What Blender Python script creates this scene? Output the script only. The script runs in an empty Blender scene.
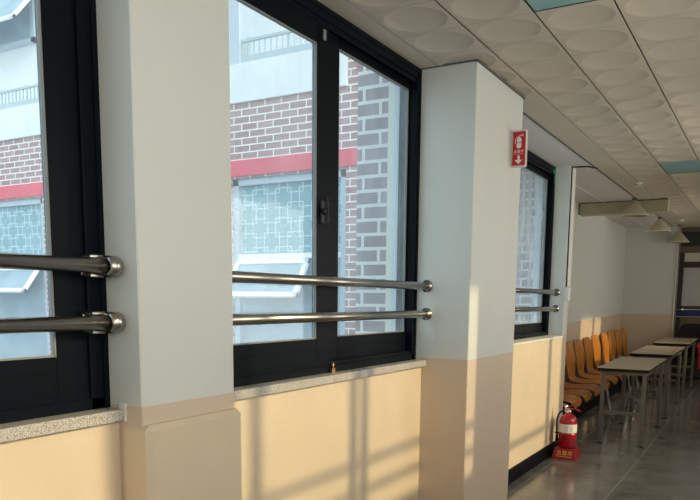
import bpy, math, random
from mathutils import Vector, Matrix
random.seed(4)
S = bpy.context.scene
COL = S.collection
H0 = 1.35            # eye height above the floor; all heights below are given from the eye level and lifted by H0
HC = 1.164           # ceiling
def fz(y): return -1.35 + max(0.0, y - 6.3) * .018    # the floor climbs gently past the third window
RAMP = math.atan(.018)

# ------------------------------------------------------------------ mesh builder
class MB:
    def __init__(s): s.v = []; s.f = []; s.sm = []
    def add(s, vs, fs, smooth=False, mat=None):
        n = len(s.v)
        for p in vs:
            p = Vector(p)
            s.v.append(tuple(mat @ p if mat else p))
        for f in fs: s.f.append(tuple(i + n for i in f)); s.sm.append(smooth)
        return s
    def box(s, x0, x1, y0, y1, z0, z1, b=0.0, mat=None):
        x0, x1 = min(x0, x1), max(x0, x1); y0, y1 = min(y0, y1), max(y0, y1); z0, z1 = min(z0, z1), max(z0, z1)
        if b <= 0:
            vs = [(x, y, z) for x in (x0, x1) for y in (y0, y1) for z in (z0, z1)]
            return s.add(vs, [(0,1,3,2), (4,6,7,5), (0,4,5,1), (2,3,7,6), (0,2,6,4), (1,5,7,3)], False, mat)
        b = min(b, (x1-x0)*.45, (y1-y0)*.45, (z1-z0)*.45)
        vs = []; idx = {}
        X = (x0, x1); Y = (y0, y1); Z = (z0, z1)
        for i in (0, 1):
            for j in (0, 1):
                for k in (0, 1):
                    sx, sy, sz = (1-2*i)*b, (1-2*j)*b, (1-2*k)*b
                    for a, p in (('x', (X[i], Y[j]+sy, Z[k]+sz)), ('y', (X[i]+sx, Y[j], Z[k]+sz)), ('z', (X[i]+sx, Y[j]+sy, Z[k]))):
                        idx[(i, j, k, a)] = len(vs); vs.append(p)
        fs = []
        I = idx
        for i in (0, 1): fs.append([I[(i,0,0,'x')], I[(i,1,0,'x')], I[(i,1,1,'x')], I[(i,0,1,'x')]])
        for j in (0, 1): fs.append([I[(0,j,0,'y')], I[(1,j,0,'y')], I[(1,j,1,'y')], I[(0,j,1,'y')]])
        for k in (0, 1): fs.append([I[(0,0,k,'z')], I[(1,0,k,'z')], I[(1,1,k,'z')], I[(0,1,k,'z')]])
        for i in (0, 1):
            for j in (0, 1): fs.append([I[(i,j,0,'x')], I[(i,j,1,'x')], I[(i,j,1,'y')], I[(i,j,0,'y')]])
            for k in (0, 1): fs.append([I[(i,0,k,'x')], I[(i,1,k,'x')], I[(i,1,k,'z')], I[(i,0,k,'z')]])
        for j in (0, 1):
            for k in (0, 1): fs.append([I[(0,j,k,'y')], I[(1,j,k,'y')], I[(1,j,k,'z')], I[(0,j,k,'z')]])
        for i in (0, 1):
            for j in (0, 1):
                for k in (0, 1): fs.append([I[(i,j,k,a)] for a in 'xyz'])
        c = Vector(((x0+x1)/2, (y0+y1)/2, (z0+z1)/2)); out = []
        for f in fs:
            p = [Vector(vs[q]) for q in f]
            n = (p[1]-p[0]).cross(p[2]-p[0]); m = sum(p, Vector())/len(p)
            out.append(f if n.dot(m-c) > 0 else f[::-1])
        return s.add(vs, out, False, mat)
    def tube(s, pts, r, n=16, caps=True, smooth=True):
        pts = [Vector(p) for p in pts]; rr = r if isinstance(r, (list, tuple)) else [r]*len(pts)
        vs = []; fs = []; up = None
        for i, p in enumerate(pts):
            d = (pts[min(i+1, len(pts)-1)] - pts[max(i-1, 0)]).normalized()
            if up is None:
                up = Vector((0, 0, 1)) if abs(d.z) < .9 else Vector((1, 0, 0))
            a = d.cross(up).normalized(); b = a.cross(d).normalized(); up = b
            for k in range(n):
                t = 2*math.pi*k/n; vs.append(p + a*math.cos(t)*rr[i] + b*math.sin(t)*rr[i])
        for i in range(len(pts)-1):
            for k in range(n): fs.append((i*n+k, i*n+(k+1) % n, (i+1)*n+(k+1) % n, (i+1)*n+k))
        s.add(vs, fs, smooth)
        if caps:
            m = len(s.v) - len(vs)
            s.f.append(tuple(m+k for k in range(n))[::-1]); s.sm.append(False)
            s.f.append(tuple(m+(len(pts)-1)*n+k for k in range(n))); s.sm.append(False)
        return s
    def lathe(s, prof, c=(0, 0, 0), axis='z', n=32, smooth=True):
        vs = []; fs = []
        for r, h in prof:
            for k in range(n):
                t = 2*math.pi*k/n; a, b = r*math.cos(t), r*math.sin(t)
                p = {'z': (a, b, h), 'y': (a, h, b), 'x': (h, a, b)}[axis]
                vs.append((p[0]+c[0], p[1]+c[1], p[2]+c[2]))
        for i in range(len(prof)-1):
            for k in range(n): fs.append((i*n+k, i*n+(k+1) % n, (i+1)*n+(k+1) % n, (i+1)*n+k))
        return s.add(vs, fs, smooth)
    def strip(s, pts, w, t, to3):            # 2-D stroke lettering: bars of width w, thickness t
        for a, b in zip(pts[:-1], pts[1:]):
            a = Vector(a); b = Vector(b); d = (b-a); L = d.length
            if L < 1e-6: continue
            d /= L; n = Vector((-d.y, d.x))
            q = [a-d*w*.4-n*w/2, b+d*w*.4-n*w/2, b+d*w*.4+n*w/2, a-d*w*.4+n*w/2]
            vs = [to3(p.x, p.y, 0) for p in q] + [to3(p.x, p.y, t) for p in q]
            s.add(vs, [(0,3,2,1), (4,5,6,7), (0,1,5,4), (1,2,6,5), (2,3,7,6), (3,0,4,7)])
        return s
    def poly(s, pts, t, to3):
        n = len(pts)
        vs = [to3(x, y, 0) for x, y in pts] + [to3(x, y, t) for x, y in pts]
        fs = [tuple(range(n))[::-1], tuple(range(n, 2*n))] + [(i, (i+1) % n, n+(i+1) % n, n+i) for i in range(n)]
        return s.add(vs, fs)
    def build(s, name, mat, parent=None, origin=None, fix=True):
        me = bpy.data.meshes.new(name)
        o = Vector(origin) if origin else Vector((0, 0, 0))
        me.from_pydata([tuple(Vector(v)-o) for v in s.v], [], s.f)
        me.polygons.foreach_set('use_smooth', s.sm)
        if fix:
            import bmesh
            bm = bmesh.new(); bm.from_mesh(me)
            bmesh.ops.recalc_face_normals(bm, faces=bm.faces)
            bm.to_mesh(me); bm.free()
        me.materials.append(mat); me.update()
        ob = bpy.data.objects.new(name, me); COL.objects.link(ob)
        if parent is not None:
            ob.parent = parent
        else:
            ob.location = o
        return ob
def lift(ob):                      # raise a top-level object from eye-level heights to world heights
    ob.location.z += H0; return ob
def tag(o, label=None, cat=None, group=None, kind=None):
    if label: o['label'] = label
    if cat: o['category'] = cat
    if group: o['group'] = group
    if kind: o['kind'] = kind
    return o
def empty(name, loc, label=None, cat=None, group=None, kind=None, rot=None):
    e = bpy.data.objects.new(name, None); COL.objects.link(e)
    e.location = (loc[0], loc[1], loc[2] + H0); e.empty_display_size = .1
    if rot: e.rotation_euler = rot
    return tag(e, label, cat, group, kind)
def kids(o): return [c for c in bpy.data.objects if c.parent == o]
def copy_tree(o, parent=None):
    c = o.copy(); COL.objects.link(c); c.parent = parent
    for ch in kids(o): copy_tree(ch, c)
    return c

# ------------------------------------------------------------------ materials
def mat(name, col, rough=.6, metal=0., spec=.5, noise=0., nscale=8., bump=0., bscale=60., coat=0., stretch=None):
    m = bpy.data.materials.new(name); m.use_nodes = True; nt = m.node_tree; N = nt.nodes; L = nt.links
    b = N['Principled BSDF']; b.inputs['Base Color'].default_value = (*col, 1)
    b.inputs['Roughness'].default_value = rough; b.inputs['Metallic'].default_value = metal
    b.inputs['Specular IOR Level'].default_value = spec; b.inputs['Coat Weight'].default_value = coat
    tc = N.new('ShaderNodeTexCoord'); mp = N.new('ShaderNodeMapping'); L.new(tc.outputs['Object'], mp.inputs[0])
    if stretch: mp.inputs['Scale'].default_value = stretch
    if noise > 0:
        n = N.new('ShaderNodeTexNoise'); n.inputs['Scale'].default_value = nscale; n.inputs['Detail'].default_value = 5
        L.new(mp.outputs[0], n.inputs['Vector'])
        r = N.new('ShaderNodeMapRange'); r.inputs[1].default_value = .3; r.inputs[2].default_value = .7
        r.inputs[3].default_value = 1-noise; r.inputs[4].default_value = 1+noise
        L.new(n.outputs['Fac'], r.inputs[0])
        x = N.new('ShaderNodeVectorMath'); x.operation = 'SCALE'; x.inputs[0].default_value = col
        L.new(r.outputs[0], x.inputs['Scale']); L.new(x.outputs[0], b.inputs['Base Color'])
    if bump > 0:
        n2 = N.new('ShaderNodeTexNoise'); n2.inputs['Scale'].default_value = bscale; n2.inputs['Detail'].default_value = 4
        L.new(mp.outputs[0], n2.inputs['Vector'])
        bp = N.new('ShaderNodeBump'); bp.inputs['Strength'].default_value = bump; bp.inputs['Distance'].default_value = .004
        L.new(n2.outputs['Fac'], bp.inputs['Height']); L.new(bp.outputs[0], b.inputs['Normal'])
    return m
def mth(nt, op, a, b=None, c=None):
    n = nt.nodes.new('ShaderNodeMath'); n.operation = op
    for i, v in enumerate((a, b, c)):
        if v is None: continue
        if isinstance(v, (int, float)): n.inputs[i].default_value = v
        else: nt.links.new(v, n.inputs[i])
    return n.outputs[0]
def paint_wall(name, upper, lower):
    """two-tone wall paint: dado line about 1.04 m above the floor, following the floor's climb"""
    m = mat(name, upper, .55, bump=.25, bscale=35); nt = m.node_tree; N = nt.nodes; L = nt.links; b = N['Principled BSDF']
    g = N.new('ShaderNodeNewGeometry'); sp = N.new('ShaderNodeSeparateXYZ'); L.new(g.outputs['Position'], sp.inputs[0])
    thr = mth(nt, 'MULTIPLY_ADD', mth(nt, 'MAXIMUM', mth(nt, 'SUBTRACT', sp.outputs[1], 6.3), 0.), .019, H0-.306)
    up = mth(nt, 'GREATER_THAN', sp.outputs[2], thr)
    n = N.new('ShaderNodeTexNoise'); n.inputs['Scale'].default_value = 2.2; n.inputs['Detail'].default_value = 6
    L.new(g.outputs['Position'], n.inputs['Vector'])
    r = N.new('ShaderNodeMapRange'); r.inputs[3].default_value = .95; r.inputs[4].default_value = 1.04; L.new(n.outputs['Fac'], r.inputs[0])
    mx = N.new('ShaderNodeMix'); mx.data_type = 'RGBA'; L.new(up, mx.inputs[0])
    mx.inputs[6].default_value = (*lower, 1); mx.inputs[7].default_value = (*upper, 1)
    sc = N.new('ShaderNodeVectorMath'); sc.operation = 'SCALE'; L.new(mx.outputs[2], sc.inputs[0]); L.new(r.outputs[0], sc.inputs['Scale'])
    L.new(sc.outputs[0], b.inputs['Base Color'])
    return m
def brick_mat(name, c1, c2, mortar, msize=.012, bw=.21, rh=.075):
    m = mat(name, c1, .85, bump=.2, bscale=40); nt = m.node_tree; N = nt.nodes; L = nt.links; b = N['Principled BSDF']
    g = N.new('ShaderNodeNewGeometry'); sp = N.new('ShaderNodeSeparateXYZ'); L.new(g.outputs['Position'], sp.inputs[0])
    sn = N.new('ShaderNodeSeparateXYZ'); L.new(g.outputs['Normal'], sn.inputs[0])
    isx = mth(nt, 'GREATER_THAN', mth(nt, 'ABSOLUTE', sn.outputs[0]), .5)
    u = mth(nt, 'ADD', mth(nt, 'MULTIPLY', sp.outputs[1], isx), mth(nt, 'MULTIPLY', sp.outputs[0], mth(nt, 'SUBTRACT', 1., isx)))
    cx = N.new('ShaderNodeCombineXYZ'); L.new(u, cx.inputs[0]); L.new(sp.outputs[2], cx.inputs[1])
    bt = N.new('ShaderNodeTexBrick'); L.new(cx.outputs[0], bt.inputs['Vector'])
    bt.inputs['Scale'].default_value = 1; bt.inputs['Brick Width'].default_value = bw; bt.inputs['Row Height'].default_value = rh
    bt.inputs['Mortar Size'].default_value = msize; bt.inputs['Mortar Smooth'].default_value = .1; bt.inputs['Bias'].default_value = 0
    bt.inputs['Color1'].default_value = (*c1, 1); bt.inputs['Color2'].default_value = (*c2, 1); bt.inputs['Mortar'].default_value = (*mortar, 1)
    L.new(bt.outputs['Color'], b.inputs['Base Color'])
    return m
def glass_mat(name, haze, tint=(.93, .97, 1), hz=(.8, .9, 1.), refl=.08, streak=.5):
    m = bpy.data.materials.new(name); m.use_nodes = True; nt = m.node_tree; N = nt.nodes; L = nt.links; N.clear()
    out = N.new('ShaderNodeOutputMaterial'); tr = N.new('ShaderNodeBsdfTransparent'); tr.inputs[0].default_value = (*tint, 1)
    gl = N.new('ShaderNodeBsdfGlossy'); gl.inputs['Roughness'].default_value = .03; gl.inputs[0].default_value = (1, 1, 1, 1)
    df = N.new('ShaderNodeBsdfDiffuse'); df.inputs[0].default_value = (*hz, 1)
    tl = N.new('ShaderNodeBsdfTranslucent'); tl.inputs[0].default_value = (*hz, 1)
    md = N.new('ShaderNodeMixShader'); md.inputs[0].default_value = .75; L.new(df.outputs[0], md.inputs[1]); L.new(tl.outputs[0], md.inputs[2])
    tc = N.new('ShaderNodeTexCoord'); mp = N.new('ShaderNodeMapping'); mp.inputs['Scale'].default_value = (1, 2.2, .7); L.new(tc.outputs['Object'], mp.inputs[0])
    n = N.new('ShaderNodeTexNoise'); n.inputs['Scale'].default_value = 2.5; n.inputs['Detail'].default_value = 7; n.inputs['Roughness'].default_value = .65
    L.new(mp.outputs[0], n.inputs['Vector'])
    r = N.new('ShaderNodeMapRange'); r.inputs[1].default_value = .3; r.inputs[2].default_value = .75
    r.inputs[3].default_value = haze*(1-streak); r.inputs[4].default_value = haze*(1+streak); L.new(n.outputs['Fac'], r.inputs[0])
    m1 = N.new('ShaderNodeMixShader'); L.new(r.outputs[0], m1.inputs[0]); L.new(tr.outputs[0], m1.inputs[1]); L.new(md.outputs[0], m1.inputs[2])
    lw = N.new('ShaderNodeLayerWeight'); lw.inputs[0].default_value = .25
    fr = mth(nt, 'MULTIPLY', lw.outputs['Fresnel'], refl)
    m2 = N.new('ShaderNodeMixShader'); L.new(fr, m2.inputs[0]); L.new(m1.outputs[0], m2.inputs[1]); L.new(gl.outputs[0], m2.inputs[2])
    L.new(m2.outputs[0], out.inputs[0]); return m

WHITE_P = (.64, .66, .625); BEIGE_P = (.62, .505, .39)
M = {}
M['wall'] = paint_wall('two tone wall paint', WHITE_P, BEIGE_P)
M['beige'] = mat('beige wall paint', (.66, .55, .40), .55, noise=.04, nscale=3, bump=.25, bscale=35)
M['white'] = mat('white soffit paint', (.66, .655, .63), .7, noise=.02, bump=.1)
M['cream'] = mat('cream ledge paint', (.72, .70, .60), .5, noise=.04)
M['frame'] = mat('black powder coated aluminium', (.0035, .006, .009), .4, 0, .07, bump=.04, bscale=90)
M['gasket'] = mat('grey glazing gasket', (.22, .225, .21), .5)
M['steel'] = mat('brushed stainless steel', (.40, .375, .345), .27, 1., noise=.06, nscale=30)
M['steel_dull'] = mat('dull steel', (.42, .42, .40), .38, 1.)
M['brass'] = mat('brass', (.55, .36, .14), .35, 1.)
M['glass'] = glass_mat('dusty window glass', .13, tint=(.90, .96, .98), hz=(.80, .92, 1.))
M['glass_hazy'] = glass_mat('hazier window glass', .29, tint=(.88, .94, .96), hz=(.85, .92, .94))
M['tile'] = mat('ceiling tile', (.53, .475, .395), .8, noise=.05, nscale=1.2, bump=.15, bscale=50)
M['tile_gap'] = mat('ceiling joint shadow line', (.16, .14, .12), .8)
M['teal'] = mat('teal acrylic panel', (.22, .42, .44), .35, noise=.12, nscale=6)
M['dark_trim'] = mat('dark grey ceiling moulding', (.10, .095, .085), .6)
M['black_base'] = mat('black skirting', (.006, .007, .009), .6, spec=.12)
M['sign_white'] = mat('sign border plastic', (.72, .68, .64), .4)
M['sign_red'] = mat('red sign face', (.50, .010, .022), .35)
M['sign_ink'] = mat('white sign print', (.85, .80, .78), .4)
M['ext_red'] = mat('red enamel', (.36, .006, .018), .25, coat=.25)
M['ext_base'] = mat('red moulded plastic', (.36, .010, .018), .5)
M['gold'] = mat('yellow lettering', (.85, .55, .08), .45)
M['rubber'] = mat('black rubber', (.012, .012, .012), .5)
M['label'] = mat('white paper label', (.78, .78, .74), .5)
M['ink'] = mat('black print', (.02, .02, .02), .6)
M['table_top'] = mat('beige laminate', (.50, .40, .28), .25, noise=.06, nscale=14)
M['table_edge'] = mat('black edge band', (.010, .010, .010), .6, spec=.2)
M['tube'] = mat('grey brown enamelled tube', (.155, .145, .125), .4, .2)
M['chrome'] = mat('polished chrome', (.78, .80, .82), .14, 1.)
M['cone'] = mat('cream lamp shade enamel', (.50, .45, .34), .5)
M['beam'] = mat('olive cream duct paint', (.44, .41, .29), .55, noise=.04)
M['conduit'] = mat('white plastic conduit', (.80, .80, .77), .4)
M['cable'] = mat('black cable', (.01, .01, .01), .5)
M['tape'] = mat('green masking tape', (.01, .22, .13), .5)
M['caulk'] = mat('white caulk', (.75, .74, .70), .6)
M['dark_wood'] = mat('dark brown wood', (.045, .030, .020), .5, noise=.2, nscale=8)
M['lintel'] = mat('dark green grey lintel', (.030, .040, .036), .6)
M['brown'] = mat('brown board', (.16, .11, .08), .6, noise=.1)
M['panel_white'] = mat('white notice paper', (.55, .55, .57), .6, noise=.04)
M['blue'] = mat('navy blue board', (.008, .014, .12), .4)
M['jamb'] = mat('grey jamb', (.20, .22, .23), .5)
M['olive'] = mat('dim ochre panel', (.20, .16, .09), .6, noise=.2)
M['black_cloth'] = mat('black cloth', (.008, .008, .009), .9, bump=.3, bscale=30)
M['red_cloth'] = mat('red cloth', (.45, .03, .02), .8)
# plywood
def ply():
    m = mat('orange varnished plywood', (.50, .20, .035), .38, spec=.3, coat=.08); nt = m.node_tree; N = nt.nodes; L = nt.links
    tc = N.new('ShaderNodeTexCoord'); mp = N.new('ShaderNodeMapping'); mp.inputs['Scale'].default_value = (1.2, 9, 1.2); L.new(tc.outputs['Object'], mp.inputs[0])
    n = N.new('ShaderNodeTexNoise'); n.inputs['Scale'].default_value = 5; n.inputs['Detail'].default_value = 6; n.inputs['Distortion'].default_value = .6
    L.new(mp.outputs[0], n.inputs['Vector'])
    cr = N.new('ShaderNodeValToRGB'); cr.color_ramp.elements[0].position = .3; cr.color_ramp.elements[0].color = (.36, .120, .012, 1)
    cr.color_ramp.elements[1].position = .7; cr.color_ramp.elements[1].color = (.60, .24, .035, 1)
    L.new(n.outputs['Fac'], cr.inputs[0]); L.new(cr.outputs[0], N['Principled BSDF'].inputs['Base Color']); return m
M['ply'] = ply()
# granite
def granite():
    m = mat('speckled grey granite', (.45, .43, .40), .35); nt = m.node_tree; N = nt.nodes; L = nt.links
    tc = N.new('ShaderNodeTexCoord'); n = N.new('ShaderNodeTexNoise'); n.inputs['Scale'].default_value = 260; n.inputs['Detail'].default_value = 3
    L.new(tc.outputs['Object'], n.inputs['Vector'])
    cr = N.new('ShaderNodeValToRGB'); e = cr.color_ramp.elements
    e[0].position = .36; e[0].color = (.20, .19, .175, 1); e[1].position = .62; e[1].color = (.58, .56, .51, 1)
    x = cr.color_ramp.elements.new(.48); x.color = (.42, .40, .37, 1)
    L.new(n.outputs['Fac'], cr.inputs[0]); L.new(cr.outputs[0], N['Principled BSDF'].inputs['Base Color']); return m
M['granite'] = granite()
# polished floor tiles, 610 mm
def floor_mat():
    m = mat('polished grey floor tile', (.2, .2, .2), .1); nt = m.node_tree; N = nt.nodes; L = nt.links; b = N['Principled BSDF']
    g = N.new('ShaderNodeNewGeometry'); sp = N.new('ShaderNodeSeparateXYZ'); L.new(g.outputs['Position'], sp.inputs[0])
    def line(axis, off, pitch, w):
        f = mth(nt, 'FRACT', mth(nt, 'DIVIDE', mth(nt, 'SUBTRACT', sp.outputs[axis], off-20*pitch-w/2), pitch))
        return mth(nt, 'LESS_THAN', f, w/pitch)
    gl = mth(nt, 'MAXIMUM', line(0, -1.515, .61, .006), mth(nt, 'MULTIPLY', line(1, 5.43, .65, .006), .45))
    n = N.new('ShaderNodeTexNoise'); n.inputs['Scale'].default_value = 3.5; n.inputs['Detail'].default_value = 9; n.inputs['Roughness'].default_value = .7
    L.new(g.outputs['Position'], n.inputs['Vector'])
    cr = N.new('ShaderNodeValToRGB'); e = cr.color_ramp.elements
    e[0].position = .35; e[0].color = (.135, .132, .122, 1); e[1].position = .68; e[1].color = (.215, .21, .195, 1)
    L.new(n.outputs['Fac'], cr.inputs[0])
    v = N.new('ShaderNodeTexNoise'); v.inputs['Scale'].default_value = 160; v.inputs['Detail'].default_value = 2; L.new(g.outputs['Position'], v.inputs['Vector'])
    r = N.new('ShaderNodeMapRange'); r.inputs[1].default_value = .3; r.inputs[2].default_value = .7; r.inputs[3].default_value = .65; r.inputs[4].default_value = 1.4; L.new(v.outputs['Fac'], r.inputs[0])
    sc = N.new('ShaderNodeVectorMath'); sc.operation = 'SCALE'; L.new(cr.outputs[0], sc.inputs[0]); L.new(r.outputs[0], sc.inputs['Scale'])
    mx = N.new('ShaderNodeMix'); mx.data_type = 'RGBA'; L.new(gl, mx.inputs[0]); L.new(sc.outputs[0], mx.inputs[6]); mx.inputs[7].default_value = (.36, .35, .31, 1)
    L.new(mx.outputs[2], b.inputs['Base Color'])
    rr = N.new('ShaderNodeMapRange'); rr.inputs[3].default_value = .08; rr.inputs[4].default_value = .22; L.new(n.outputs['Fac'], rr.inputs[0]); L.new(rr.outputs[0], b.inputs['Roughness'])
    return m
M['floor'] = floor_mat()
# outdoors
M['brick'] = brick_mat('red brown facade brick', (.28, .155, .150), (.37, .23, .22), (.74, .73, .72), .007)
M['brick_pier'] = brick_mat('weathered brick with wide mortar', (.27, .19, .20), (.34, .27, .285), (.74, .73, .70), .0095, .20, .0775)
M['render'] = mat('white painted concrete', (.66, .69, .71), .9, spec=.1, noise=.05, nscale=2)
M['redband'] = mat('red painted band', (.60, .075, .10), .6, spec=.2, noise=.08, nscale=3)
M['pvc'] = mat('white window profile', (.80, .82, .84), .6, spec=.2)
M['pvc_blue'] = mat('pale grey window profile', (.42, .48, .55), .6, spec=.2)
M['pane'] = mat('frosted pane', (.20, .34, .39), .6, spec=.1, noise=.10, nscale=2)
M['pane_low'] = mat('blurred lower pane', (.27, .36, .42), .6, spec=.1, noise=.18, nscale=3)
M['pattern'] = mat('etched pattern line', (.50, .64, .68), .6, spec=.1)
M['railing'] = mat('grey steel railing', (.36, .43, .47), .5)
M['ground'] = mat('asphalt yard', (.20, .20, .20), .9, noise=.1)
M['alu'] = mat('pale aluminium trim', (.45, .55, .62), .4, .2)

# ------------------------------------------------------------------ structure: floor, walls, ceiling
def struct(name, mb, m, parent=None, kind='structure'):
    o = mb.build(name, m, parent)
    if parent is None: lift(o); o['kind'] = kind
    return o
X_R = .67
fl = MB()
vs = []
for y in (-3, 6.3, 15): vs += [(-2.3, y, fz(y)), (.9, y, fz(y)), (-2.3, y, fz(y)-.15), (.9, y, fz(y)-.15)]
fl.add(vs, [(0,1,5,4), (4,5,9,8), (2,6,7,3), (6,10,11,7), (0,4,6,2), (4,8,10,6), (1,3,7,5), (5,7,11,9), (0,2,3,1), (8,9,11,10)])
struct('floor', fl, M['floor'])

XW = -1.607
P1, P2, P3 = (1.452, 1.858), (3.54, 4.30), (6.57, 6.71)
# low wall beneath the windows
w = MB()
w.box(-1.85, XW, -3, P1[0], -1.4, -.352); w.box(-1.85, XW, P1[1], P2[0], -1.4, -.352); w.box(-1.9, XW, P2[1], P3[0], -1.4, -.318)
struct('wall_left', w, M['beige'])
# pillars
def pillar(xf, y0, y1, x0=-1.78):
    mb = MB(); mb.box(x0, xf, y0, y1, -1.4, HC+.05, .004); return struct('pillar', mb, M['wall'])
p1 = pillar(-1.513, *P1); pillar(-1.343, *P2); p3 = pillar(XW, *P3, x0=-2.3)
pl = MB(); pl.box(-1.6, -1.481, 1.444, 1.866, -1.4, -.358, .016)
struct('plinth', pl, M['beige'], None)
# recess with the benches
r = MB(); r.box(-2.3, -2.11, P3[1], 12.6, -1.4, HC+.05)
struct('wall_recess', r, M['wall'])
b = MB(); b.box(-2.3, -1.345, 12.41, 12.85, -1.4, HC+.05)
struct('wall_back', b, M['wall'])
b = MB(); b.box(-1.353, -1.335, 12.39, 12.43, fz(12.4), HC, .003)
struct('trim_1', b, M['cream'])
b = MB(); b.box(-1.346, -1.339, 12.44, 12.70, fz(12.4), HC); struct('trim_9', b, M['jamb'])
b = MB(); b.box(-2.3, .9, -3.15, -3, -1.4, HC+.1); struct('wall_rear', b, M['wall'])
b = MB(); b.box(-1.345, .9, 13.9, 14.05, -1.4, HC+.1); struct('wall_end', b, M['wall'])

# sunny side of the corridor: low wall, pillars, head wall, window bars, handrails
opp = [(-2.8, 1.375), (1.93, 3.64), (4.75, 6.52), (6.95, 9.2), (9.5, 10.75), (11.0, 13.0)]  # the openings fitted with blinds are added to light the far end
OZ0, OZ1 = -.42, .885
rw = MB()
rw.box(X_R, X_R+.22, -3, 14, -1.4, OZ0); rw.box(X_R, X_R+.22, -3, 14, OZ1, HC+.1)
ys = [-3] + [y for q in opp for y in q] + [14]
for i in range(0, len(ys), 2): rw.box(X_R, X_R+.22, ys[i], ys[i+1], OZ0, OZ1)
struct('wall_right', rw, M['wall'])
def bars(n, y0, y1, vert, hor):
    mb = MB()
    for a, c in vert: mb.box(X_R+.02, X_R+.06, a, c, OZ0, OZ1)
    for a, c in hor: mb.box(X_R+.02, X_R+.06, y0, y1, a, c)
    struct('window_%d' % n, mb, M['frame'])
bars(4, *opp[0], [(-1.2, -1.1), (.1, .2)], [(OZ0, -.17)])
bars(5, *opp[1], [(2.03, 2.11), (2.75, 2.832), (2.855, 2.935)], [(OZ0, -.17)])
bars(6, *opp[2], [(6.09, 6.20)], [(-.23, -.19)])
bl = MB()  # unseen translucent sheets, added to pass soft fill light into the far end
for y0, y1 in ((6.95, 9.2), (11.0, 13.0)): bl.box(X_R+.10, X_R+.104, y0-.03, y1+.03, OZ0-.02, OZ1+.02)
M['fill_blind'] = bpy.data.materials.new('white translucent blind'); M['fill_blind'].use_nodes = True
_nt = M['fill_blind'].node_tree; _nt.nodes.clear(); _o = _nt.nodes.new('ShaderNodeOutputMaterial'); _t = _nt.nodes.new('ShaderNodeBsdfTranslucent'); _t.inputs[0].default_value = (.45, .44, .41, 1)
_nt.links.new(_t.outputs[0], _o.inputs[0])
struct('window_8', bl, M['fill_blind'])
bars(7, *opp[4], [(10.2, 10.3)], [(OZ0, -.25)])
def rail_obj(y0, y1, z, x, label, name='handrail'):
    e = empty(name, (x, (y0+y1)/2, z), label, 'handrail')
    c = (x, (y0+y1)/2, z)
    q = MB().tube([(0, y0-c[1]+.004, 0), (0, y1-c[1]-.004, 0)], .0195, 28); q.build('rail', M['steel'], e)
    return e, c
for i, (q0, q1) in enumerate(opp[:2]):
    for z in (.07, -.07):
        rail_obj(q0-.02, q1+.02, z, X_R-.045, 'stainless %s handrail across the sunny window %s' % ('upper' if z > 0 else 'lower', ('behind the viewer', 'facing the granite sill')[i]))

# baseboards
b = MB(); b.box(XW, XW+.012, P2[1], P3[1]+.0, -1.35, -1.24); struct('baseboard_left', b, M['black_base'])
b = MB(); vs = []
for y in (P3[1], 12.41):
    f = fz(y); vs += [(-2.11, y, f), (-1.83, y, f), (-1.83, y, f+.11), (-2.11, y, f+.11)]
b.add(vs, [(0,1,2,3), (7,6,5,4), (0,4,5,1), (1,5,6,2), (2,6,7,3), (3,7,4,0)])
struct('baseboard_recess', b, M['black_base'])
b = MB(); b.box(-1.83, -1.345, 12.398, 12.41, fz(12.4)-.02, fz(12.4)+.10); struct('baseboard_back', b, M['black_base'])

# ceiling tiles with round dishes
PX, PY = .306, .3075
TX0, TY0 = -1.546, 2.47
teal_cells = {}
def dish_tile(mb, x0, x1, y0, y1, dish=True):
    g = .0028; x0 += g; x1 -= g; y0 += .001; y1 -= .001
    if not dish:
        mb.box(x0, x1, y0, y1, HC, HC+.012); return
    cx, cy = (x0+x1)/2, (y0+y1)/2; n = 28
    prof = [(.0, .013), (.045, .0125), (.08, .0108), (.105, .0078), (.122, .0042), (.131, .0012), (.137, 0)]
    vs = [(cx, cy, HC+.013)]; fs = []
    for rr, d in prof[1:]:
        for k in range(n):
            t = 2*math.pi*(k+.5)/n; vs.append((cx+rr*math.cos(t), cy+rr*math.sin(t), HC+d))
    hx, hy = (x1-x0)/2, (y1-y0)/2
    for k in range(n):
        t = 2*math.pi*(k+.5)/n; c, s_ = math.cos(t), math.sin(t); m = max(abs(c), abs(s_)); vs.append((cx+hx*c/m, cy+hy*s_/m, HC))
    for k in range(n): fs.append((0, 1+(k+1) % n, 1+k))
    R = len(prof)
    for i in range(R-1):
        for k in range(n): fs.append((1+i*n+k, 1+i*n+(k+1) % n, 1+(i+1)*n+(k+1) % n, 1+(i+1)*n+k))
    # corners
    m0 = len(vs)
    for sx, sy in ((1, 1), (-1, 1), (-1, -1), (1, -1)): vs.append((cx+hx*sx, cy+hy*sy, HC))
    o = 1+(R-1)*n
    for q, k in enumerate((n//8, 3*n//8, 5*n//8, 7*n//8)):
        fs.append((o+k-1 if True else 0, o+k, m0+q))
    mb.add(vs, fs, False)
    k0 = len(mb.sm)-len(fs)
    for k in range(n+n*(R-2)): mb.sm[k0+k] = True
ce = MB()
ncol = 8; j0, j1 = -17, 36
teal_ranges = [(-2, -1), (0, 1), (14, 15), (28, 29)]
for j in range(j0, j1):
    y0 = TY0+j*PY; y1 = y0+PY
    if y0 > 13.35: break
    if y1 <= P2[1]+.03:
        if y1 < P2[0]+.05 or True: ce.box(-1.77, TX0-.0028, y0+.001, y1-.001, HC, HC+.012)
        ce_first = (TX0, TX0+PX, True)
    else: ce_first = (-1.44, TX0+PX, False)
    dish_tile(ce, ce_first[0], ce_first[1], y0, y1, ce_first[2])
    for c in range(1, ncol):
        x0 = TX0+c*PX; x1 = min(x0+PX, .9)
        if c == 2 and j in (0, 1, 14, 15): continue
        if c == 5 and j in (-6, -5, 8, 9): continue
        dish_tile(ce, x0, x1, y0, y1)
ceil_ob = struct('ceiling', ce, M['tile'])
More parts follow.
